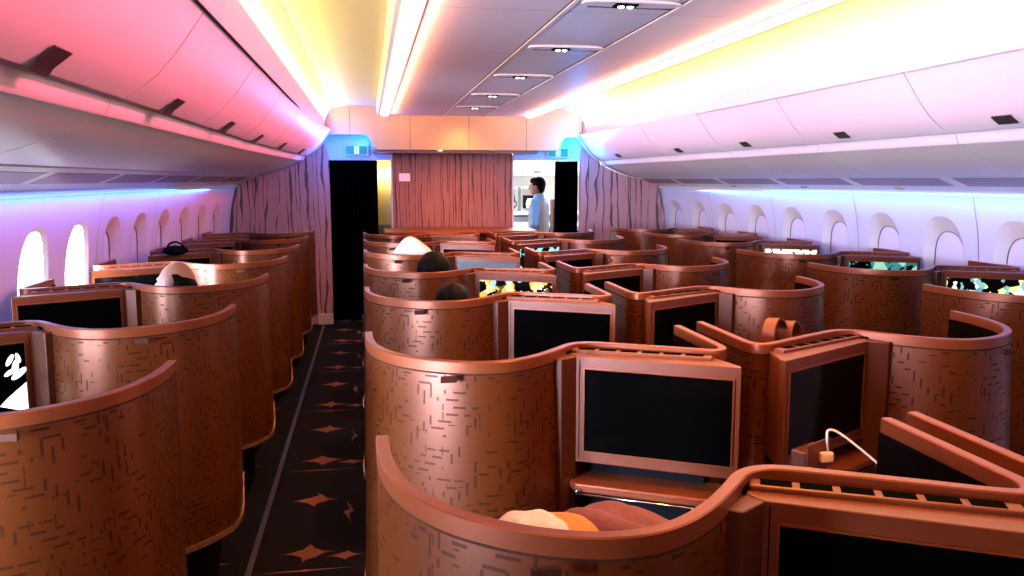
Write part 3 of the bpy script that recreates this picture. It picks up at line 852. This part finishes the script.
for p, s in pl:
    for ch in p.children if False else children(p):
        if ch.name.startswith('screen') and not ch.name.startswith('screen_'):
            ch.material_slots[0].link = 'OBJECT'
            ch.material_slots[0].material = SC[s] if s else MT['screen_off']
            ch['label'] = 'black screen switched off' if not s else {'film_day': 'screen lit with a bright film', 'grey': 'screen glowing pale blue', 'green': 'screen lit yellow and green', 'teal': 'screen lit teal', 'white': 'screen lit with white bands', 'cyan': 'screen lit cyan', 'dim': 'dim screen', 'hand': 'black screen with a white picture'}[s]
            if s == 'hand':
                mm = -1; t = (F1-F0).normalized(); nn = Vector((t.y, -t.x)); nn = -nn if nn.y > 0 else nn
                def hp_(s_, d, z): q = F0+t*s_+nn*d; return Vector((q.x*mm, q.y, z))
                bm = bmesh.new()
                def poly(pts): bm.faces.new([bm.verts.new(hp_(a, .0045, b)) for a, b in pts])
                poly([(.030, .845), (.115, .878), (.088, .905), (.030, .952)])
                def blob(cs, cz, rs1, rz, rot):
                    poly([(cs+rs1*math.cos(a)*math.cos(rot)-rz*math.sin(a)*math.sin(rot), cz+rs1*math.cos(a)*math.sin(rot)+rz*math.sin(a)*math.cos(rot)) for a in [2*PI*i/16 for i in range(16)]])
                for a in ((.050, .985, .011, .030, .9), (.060, 1.010, .010, .026, .2), (.075, 1.035, .008, .022, .5), (.050, 1.040, .007, .018, -.3), (.078, .992, .008, .020, 1.0)): blob(*a)
                link('screen_picture', bm, emit('white_screen_picture', (1, .98, .96), 1.6), ch)

# ------------------------------------------------------------------ people
def person(name, loc, rz, label, pose, clothes, hair='short', hair_mat=None, group=None):
    root = empty(name, loc, rz); tag(root, label, 'person', group)
    J = pose
    def remesh(o, v=.010):
        r = o.modifiers.new('remesh', 'REMESH'); r.mode = 'VOXEL'; r.voxel_size = v; r.use_smooth_shade = True
        s = o.modifiers.new('smooth', 'SMOOTH'); s.iterations = 4; s.factor = .5
    hc = Vector(J['head']); hd = J.get('tilt', Matrix.Identity(4))
    bm = bmesh.new()
    ellipsoid(bm, hc, (.076, .096, .115), hd); 
    def H(x, y, z): return hc + (hd @ Vector((x, y, z)))
    ellipsoid(bm, H(0, .03, -.055), (.055, .065, .06), hd)                    # jaw
    capsule(bm, H(0, .095, .01), H(0, .115, -.022), .008, .013)             # nose
    for s in (-1, 1):
        ellipsoid(bm, H(.078*s, -.005, -.005), (.010, .022, .032), hd)      # ears
        ellipsoid(bm, H(.030*s, .088, .018), (.016, .010, .009), hd)        # brow/eyelids
    ellipsoid(bm, H(0, .092, -.052), (.024, .010, .009), hd)                # lips
    neck = Vector(J['neck']); capsule(bm, H(0, -.02, -.08), neck, .052, .058)
    def limb(b, a, c, ra, rc): capsule(b, J[a], J[c], ra, rc)
    def torso(b, k=0.0):
        ch = Vector(J['chest']); pv = Vector(J['pelvis'])
        for s in ('L', 'R'): capsule(b, Vector(J['sh'+s])-Vector((0, 0, .02)), ch, .050+k, .10+k); capsule(b, ch.lerp(Vector(J['sh'+s]), .45), pv.lerp(Vector(J['hip'+s]), .6), .10+k, .105+k)
        capsule(b, neck, ch, .06+k, .11+k); capsule(b, ch, pv, .115+k, .11+k)
    torso(bm)
    for s in ('L', 'R'):
        limb(bm, 'sh'+s, 'el'+s, .052, .040); limb(bm, 'el'+s, 'wr'+s, .039, .026)
        limb(bm, 'hip'+s, 'kn'+s, .085, .058); limb(bm, 'kn'+s, 'an'+s, .056, .038)
        an = Vector(J['an'+s]); fd = Vector(J.get('foot', (0, 1, 0))); capsule(bm, an+Vector((0, 0, -.04)), an+fd*.16+Vector((0, 0, -.055)), .036, .028)
        w = Vector(J['wr'+s]); hdv = (w-Vector(J['el'+s])).normalized()
        side = hdv.cross(Vector((0, 1, 0))); side = side.normalized() if side.length > .2 else hdv.cross(Vector((0, 0, 1))).normalized()
        oth = hdv.cross(side)
        for q in range(4):
            o_ = side*(.030-.020*q); capsule(bm, w+o_*.6, w+hdv*.085+o_, .014, .011)
            k1 = w+hdv*.085+o_; ln = (.036, .042, .039, .030)[q]; k2 = k1+hdv*ln+oth*.008; capsule(bm, k1, k2, .0095, .0085); capsule(bm, k2, k2+hdv*ln*.7+oth*.022, .0085, .0075)
        capsule(bm, w+side*.02+hdv*.02, w+side*.05+hdv*.065+oth*.01, .012, .010); capsule(bm, w+side*.05+hdv*.065+oth*.01, w+side*.048+hdv*.095+oth*.022, .010, .008)
    body = link('body', bm, MT['skin'], root); remesh(body, .008)
    top, bottom, vest = clothes
    bm = bmesh.new(); torso(bm, .012)
    for s in ('L', 'R'):
        limb(bm, 'sh'+s, 'el'+s, .060, .050)
        e = Vector(J['el'+s]); w = Vector(J['wr'+s]); capsule(bm, e, e.lerp(w, .93), .053, .038)
    o = link('shirt', bm, top, root); remesh(o, .012)
    if vest:
        bm = bmesh.new(); ch = Vector(J['chest']); pv = Vector(J['pelvis'])
        for s in ('L', 'R'): capsule(bm, ch.lerp(Vector(J['sh'+s]), .62)+Vector((0, 0, .0)), ch, .085, .125); capsule(bm, ch.lerp(Vector(J['sh'+s]), .45), pv.lerp(Vector(J['hip'+s]), .6)+Vector((0, 0, .06)), .118, .122)
        o = link('vest', bm, vest, root); remesh(o, .012)
    bm = bmesh.new()
    for s in ('L', 'R'):
        limb(bm, 'hip'+s, 'kn'+s, .100, .075); k_ = Vector(J['kn'+s]); a_ = Vector(J['an'+s]); capsule(bm, k_, k_.lerp(a_, .95), .074, .060); capsule(bm, J['pelvis'], J['hip'+s], .118, .11)
    o = link('trousers', bm, bottom, root); remesh(o, .014)
    if hair != 'bald':
        bm = bmesh.new()
        ellipsoid(bm, H(0, -.018, .030), (.086, .095, .105), hd)
        ellipsoid(bm, H(0, .035, .075), (.068, .062, .052), hd)
        if hair == 'long':
            ellipsoid(bm, H(0, -.045, -.05), (.105, .075, .14), hd); ellipsoid(bm, H(0, -.03, .02), (.105, .10, .105), hd)
        else: ellipsoid(bm, H(0, -.050, -.02), (.072, .052, .07), hd)
        o = link('hair', bm, hair_mat or MT['hair'], root); remesh(o, .008)
    else:
        bm = bmesh.new()
        ellipsoid(bm, H(0, -.040, -.012), (.0815, .066, .060), hd)
        for s in (-1, 1): ellipsoid(bm, H(.055*s, -.015, .0), (.027, .05, .05), hd)
        o = link('hair', bm, hair_mat or MT['hair'], root); remesh(o, .008)
    return root

def stand(h=0.0):
    return dict(head=(0, .02, 1.565), neck=(0, 0, 1.43), chest=(0, 0, 1.22), pelvis=(0, 0, .93), shL=(-.18, 0, 1.37), shR=(.18, 0, 1.37), elL=(-.245, -.02, 1.10), elR=(.245, -.02, 1.10), wrL=(-.235, .12, .90), wrR=(.235, .10, .88), hipL=(-.09, 0, .90), hipR=(.09, 0, .90), knL=(-.10, .02, .50), knR=(.10, .01, .50), anL=(-.10, 0, .10), anR=(.10, 0, .10))
def seated(hz, tilt=None, fw=0.0):
    # hip height .52; head centre at hz
    d = dict(head=(0, .03+fw, hz), neck=(0, 0+fw*.7, hz-.15), chest=(0, -.02+fw*.4, hz-.34), pelvis=(0, -.04, .58), shL=(-.17, -.01+fw*.5, hz-.20), shR=(.17, -.01+fw*.5, hz-.20), elL=(-.21, .08, hz-.44), elR=(.21, .08, hz-.44), wrL=(-.12, .28, hz-.50), wrR=(.12, .28, hz-.50), hipL=(-.09, .0, .57), hipR=(.09, .0, .57), knL=(-.10, .40, .56), knR=(.10, .40, .56), anL=(-.10, .46, .12), anR=(.10, .46, .12))
    if tilt is not None: d['tilt'] = tilt
    return d
person('person', (2.17, 10.45, 0), math.radians(62), 'person with black hair, light blue shirt and grey vest standing in the galley', stand(), (MT['shirt'], MT['trousers'], MT['vest']))
person('person', (-.965, 4.47, 0), math.radians(75), 'person with a balding head above the third pod rim by the left windows', seated(1.115, Matrix.Rotation(math.radians(14), 4, 'Y')), (MT['dress'], MT['trousers'], None), hair='bald')
person('person', (.38, 4.86, 0), math.radians(-25), 'person with black hair showing above the fourth centre pod, beside a white pillow', seated(1.10, Matrix.Rotation(math.radians(-18), 4, 'Y')), (MT['dress'], MT['trousers'], None), hair='long')
person('person', (.37, 3.78, 0), math.radians(-25), 'person whose dark head just shows above the third centre pod rim', seated(1.04), (MT['dress'], MT['trousers'], None))

# ------------------------------------------------------------------ loose things
def soft_mesh(name, c, r, m, label, cat, bumps=10, amp=.12, seed=1, pw=.8, flat=0.0, rot=None):
    rnd = random.Random(seed); bm = bmesh.new()
    bmesh.ops.create_uvsphere(bm, u_segments=48, v_segments=32, radius=1)
    dirs = [(Vector((rnd.uniform(-1, 1), rnd.uniform(-1, 1), rnd.uniform(-.2, 1))).normalized(), rnd.uniform(5, 14), rnd.uniform(-amp, amp)) for _ in range(bumps)]
    waves = [(Vector((rnd.uniform(-1, 1), rnd.uniform(-1, 1), rnd.uniform(-.4, .4))), rnd.uniform(4, 9), rnd.uniform(0, 6)) for _ in range(4)]
    for v in bm.verts:
        n = v.co.normalized(); k = 1.0
        for d, s, a in dirs: k += a*math.exp(-s*(1-n.dot(d)))
        for d, f, ph in waves: k += amp*.22*abs(math.sin(f*n.dot(d)+ph))
        q = Vector([math.copysign(abs(a)**pw, a) for a in n])*k
        v.co = Vector((q.x*r[0], q.y*r[1], q.z*r[2]))
    if rot: bmesh.ops.transform(bm, matrix=rot, verts=bm.verts)
    o = link(name, bm, m, None, smooth=True); o.location = c
    tag(o, label, cat); return o
# sleeper in the nearest centre-left pod: blanket heap, orange cloth, white pillow
soft_mesh('blanket', (.475, 1.56, .835), (.135, .12, .095), MT['blanket'], 'mauve blanket bunched up in the nearest centre-left pod', 'blanket', 26, .30, 5, .85)
soft_mesh('pillow', (.275, 1.36, .985), (.065, .07, .07), MT['pillow'], 'crumpled white pillow beside the mauve blanket in the nearest centre pod', 'pillow', 8, .14, 3, .8)
soft_mesh('folded_cloth', (.335, 1.40, .968), (.075, .07, .065), MT['orange'], 'orange cloth between the white pillow and the mauve blanket', 'cloth', 5, .08, 9, .8)
soft_mesh('pillow', (.30, 5.86, 1.10), (.13, .07, .125), MT['pillow'], 'white pillow propped up against the fifth centre-left pod shell', 'pillow', 4, .06, 4, .6, rot=Matrix.Rotation(math.radians(38), 4, 'Y'))
# headphones hooked over the rim of the second centre-right pod
hpn = empty('headphones', (1.362, 2.53, 1.115)); hpn.rotation_euler = (math.radians(-6), 0, math.radians(32))
tag(hpn, 'bronze-brown headphones hanging on the rim of the second centre-right pod', 'headphones')
def ribbon(cx, r, w, a0, a1, m, name, parent, yoff=0, tilt=0):
    bm = bmesh.new(); n = 24; rows = []
    for i in range(n+1):
        a = a0+(a1-a0)*i/n
        c, s = math.cos(a), math.sin(a)
        rows.append([bm.verts.new((cx+r_*c*.8, yoff+y_+tilt*s, r_*s*1.25)) for r_, y_ in ((r, -w/2), (r, w/2), (r-.005, w/2), (r-.005, -w/2))])
    for i in range(n):
        for j in range(4): bm.faces.new((rows[i][j], rows[i][(j+1) % 4], rows[i+1][(j+1) % 4], rows[i+1][j]))
    bm.faces.new(rows[0]); bm.faces.new(rows[-1][::-1])
    o = link(name, bm, m, parent); smooth_angle(o, 50); return o
ribbon(-.030, .062, .046, -.3, PI+.3, MT['housing'], 'headband', hpn)
ribbon(.040, .048, .050, -.4, PI+.3, MT['housing'], 'ear_pad', hpn, -.015)
bm = bmesh.new(); ellipsoid(bm, (-.005, 0, -.03), (.030, .03, .035)); link('ear_cup', bm, MT['black'], hpn, smooth=True)
# charging cable with its adapter under the second right-hand screen
ca = empty('charging_cable', (1.235, 2.03, .895)); tag(ca, 'thin white charging cable looping from a small adapter below a black screen', 'cable')
pts = catmull([(.015, .0, .0), (.010, .0, .045), (.018, .005, .062), (.045, .0, .055), (.09, -.02, .020), (.15, -.05, -.035), (.19, -.07, -.09)], 6)
link('cord', tube(pts, .0032), MT['cable'], ca, smooth=True)
link('plug', bx(-.010, .030, -.012, .008, -.028, .002), mat('orange_white_plug', (.85, .45, .25), .4), ca, bevel=.006)
rb = empty('remote_holder', (1.215, 2.055, .748)); rb.rotation_euler = (0, 0, math.radians(29))
tag(rb, 'small brown flip-up holder box on the tray below the second right screen', 'holder')
link('case', bx(-.060, .055, -.02, .030, 0, .155), MT['housing_dk'], rb, bevel=.006)
link('lid', bx(-.060, .055, -.026, -.020, .095, .180), MT['housing'], rb, bevel=.004)
# handled dark bag and small lamp-like cup on the left ledges
bg = empty('handbag', (-1.34, 6.05, 1.135)); tag(bg, 'small black bag with a curved handle on a ledge under the left windows', 'bag')
soft = bmesh.new(); ellipsoid(soft, (0, 0, .025), (.085, .08, .035)); link('bag_body', soft, MT['black'], bg, smooth=True)
link('handle', tube(catmull([(-.06, 0, .03), (-.04, 0, .07), (0, 0, .085), (.04, 0, .07), (.065, 0, .03)], 5), .007), MT['black'], bg, smooth=True)

# ------------------------------------------------------------------ lights
def area(name, loc, rot, size, sizey, energy, col, spread=PI):
    l = bpy.data.lights.new(name, 'AREA'); l.shape = 'RECTANGLE'; l.size = size; l.size_y = sizey
    l.energy = energy; l.color = col; l.spread = spread
    o = bpy.data.objects.new(name, l); COL.objects.link(o); o.location = loc; o.rotation_euler = rot; return o
def point(name, loc, e, col, r=.03):
    l = bpy.data.lights.new(name, 'POINT'); l.energy = e; l.color = col; l.shadow_soft_size = r
    o = bpy.data.objects.new(name, l); COL.objects.link(o); o.location = loc; return o
# added fill lamps without fittings: pink onto the bins, orange onto the pods
YL = 12.0; YM = 3.3
area('bin_fill_left', (.30, YM, 2.34), (0, math.radians(75), 0), .10, YL, 66, (1, .09, .24), math.radians(48))
area('bin_fill_right', (1.74, YM, 2.34), (0, math.radians(-75), 0), .10, YL, 22, (1, .32, .72), math.radians(48))
area('pod_fill_centre', (1.02, 5.2, 2.35), (0, 0, 0), .20, 8.2, 135, (1, .36, .08), math.radians(118))
# light thrown from the bin tops up and in, across the recess
area('cove_light_left', (-.42, YM, 2.33), (0, math.radians(-118), 0), .04, YL, 62, (1, .74, .18))
area('cove_light_right', (mirror(-.42), YM, 2.31), (0, math.radians(118), 0), .04, YL, 54, (1, .74, .20))
# added lavender fill lamps above the bins, brightening the flat centre ceiling
area('ceiling_fill_left', (-.47, YM, 2.275), (0, math.radians(-100), 0), .03, YL, 320, (.74, .64, 1), math.radians(28))
area('ceiling_fill_right', (mirror(-.47), YM, 2.255), (0, math.radians(100), 0), .03, YL, 300, (.74, .64, 1), math.radians(28))
# glow of the lens strips across the flat centre ceiling
area('lens_glow_left', (.262, YM, 2.340), (0, math.radians(-97), 0), .014, YL, 34, (1, .36, .18))
area('lens_glow_right', (mirror(.262), YM, 2.340), (0, math.radians(97), 0), .014, YL, 34, (1, .36, .18))
# blue at the doors
for x in (-.04, 2.36): point('door_light', (x, 9.49, 2.08), 1.6, (.0, .26, 1), .03)
point('door_light', (-.28, 9.20, 1.98), 18, (.0, .17, 1)); point('door_light', (2.36, 9.15, 1.97), 22, (.0, .27, 1))
# sidewall wash: blue strip at the top, violet spill below it
area('wall_wash_left', (-1.525, YM, 1.566), (0, math.radians(40), 0), .03, YL, 46, (.0, .21, 1))
area('wall_wash_right', (mirror(-1.525), YM, 1.546), (0, math.radians(-40), 0), .03, YL, 46, (.0, .27, 1))
area('wall_glow_left', (-1.52, YM, 1.563), (0, math.radians(36), 0), .03, YL, 8, (.34, .15, 1))
area('wall_glow_right', (mirror(-1.52), YM, 1.543), (0, math.radians(-36), 0), .03, YL, 8, (.50, .14, 1))
# daylight at the left windows; unseen near ones added for sheen on the shells
for cy in left_w:
    if cy < 5.3:
        d = Vector((.82, .57, -.08)).normalized()
        e = d.to_track_quat('-Z', 'Y').to_euler()
        area('window_daylight', (wall_x(1.15)+.06, cy, 1.20), e, .26, .36, 22 if cy > 4 else 2.5 if cy > 2.2 else 28, (.62, .72, 1), math.radians(70))
# galley lamps
area('galley_lamp', (2.2, 11.3, 2.2), (0, 0, 0), 1.0, .8, 90, (1, .97, .93))
point('galley_lamp', (.185, 9.84, 1.72), 5, (1, .85, .5))  # added unseen lamp that brightens the cream wall sliver
w = bpy.data.worlds.new('world'); sc.world = w; w.use_nodes = True
w.node_tree.nodes['Background'].inputs[0].default_value = (0, 0, 0, 1)
# rear closing wall, behind the camera
struct('wall_back', bx(-2, 4, YB-.05, YB, 0, 2.6), MT['seat'])

sc.view_settings.view_transform = 'Standard'; sc.view_settings.look = 'None'
sc.view_settings.exposure = 0.0; sc.view_settings.gamma = 1.0; sc.view_settings.use_curve_mapping = False
sc.cycles.use_denoising = True
sc.cycles.max_bounces = 6; sc.cycles.diffuse_bounces = 3; sc.cycles.glossy_bounces = 3
sc.cycles.sample_clamp_indirect = 4
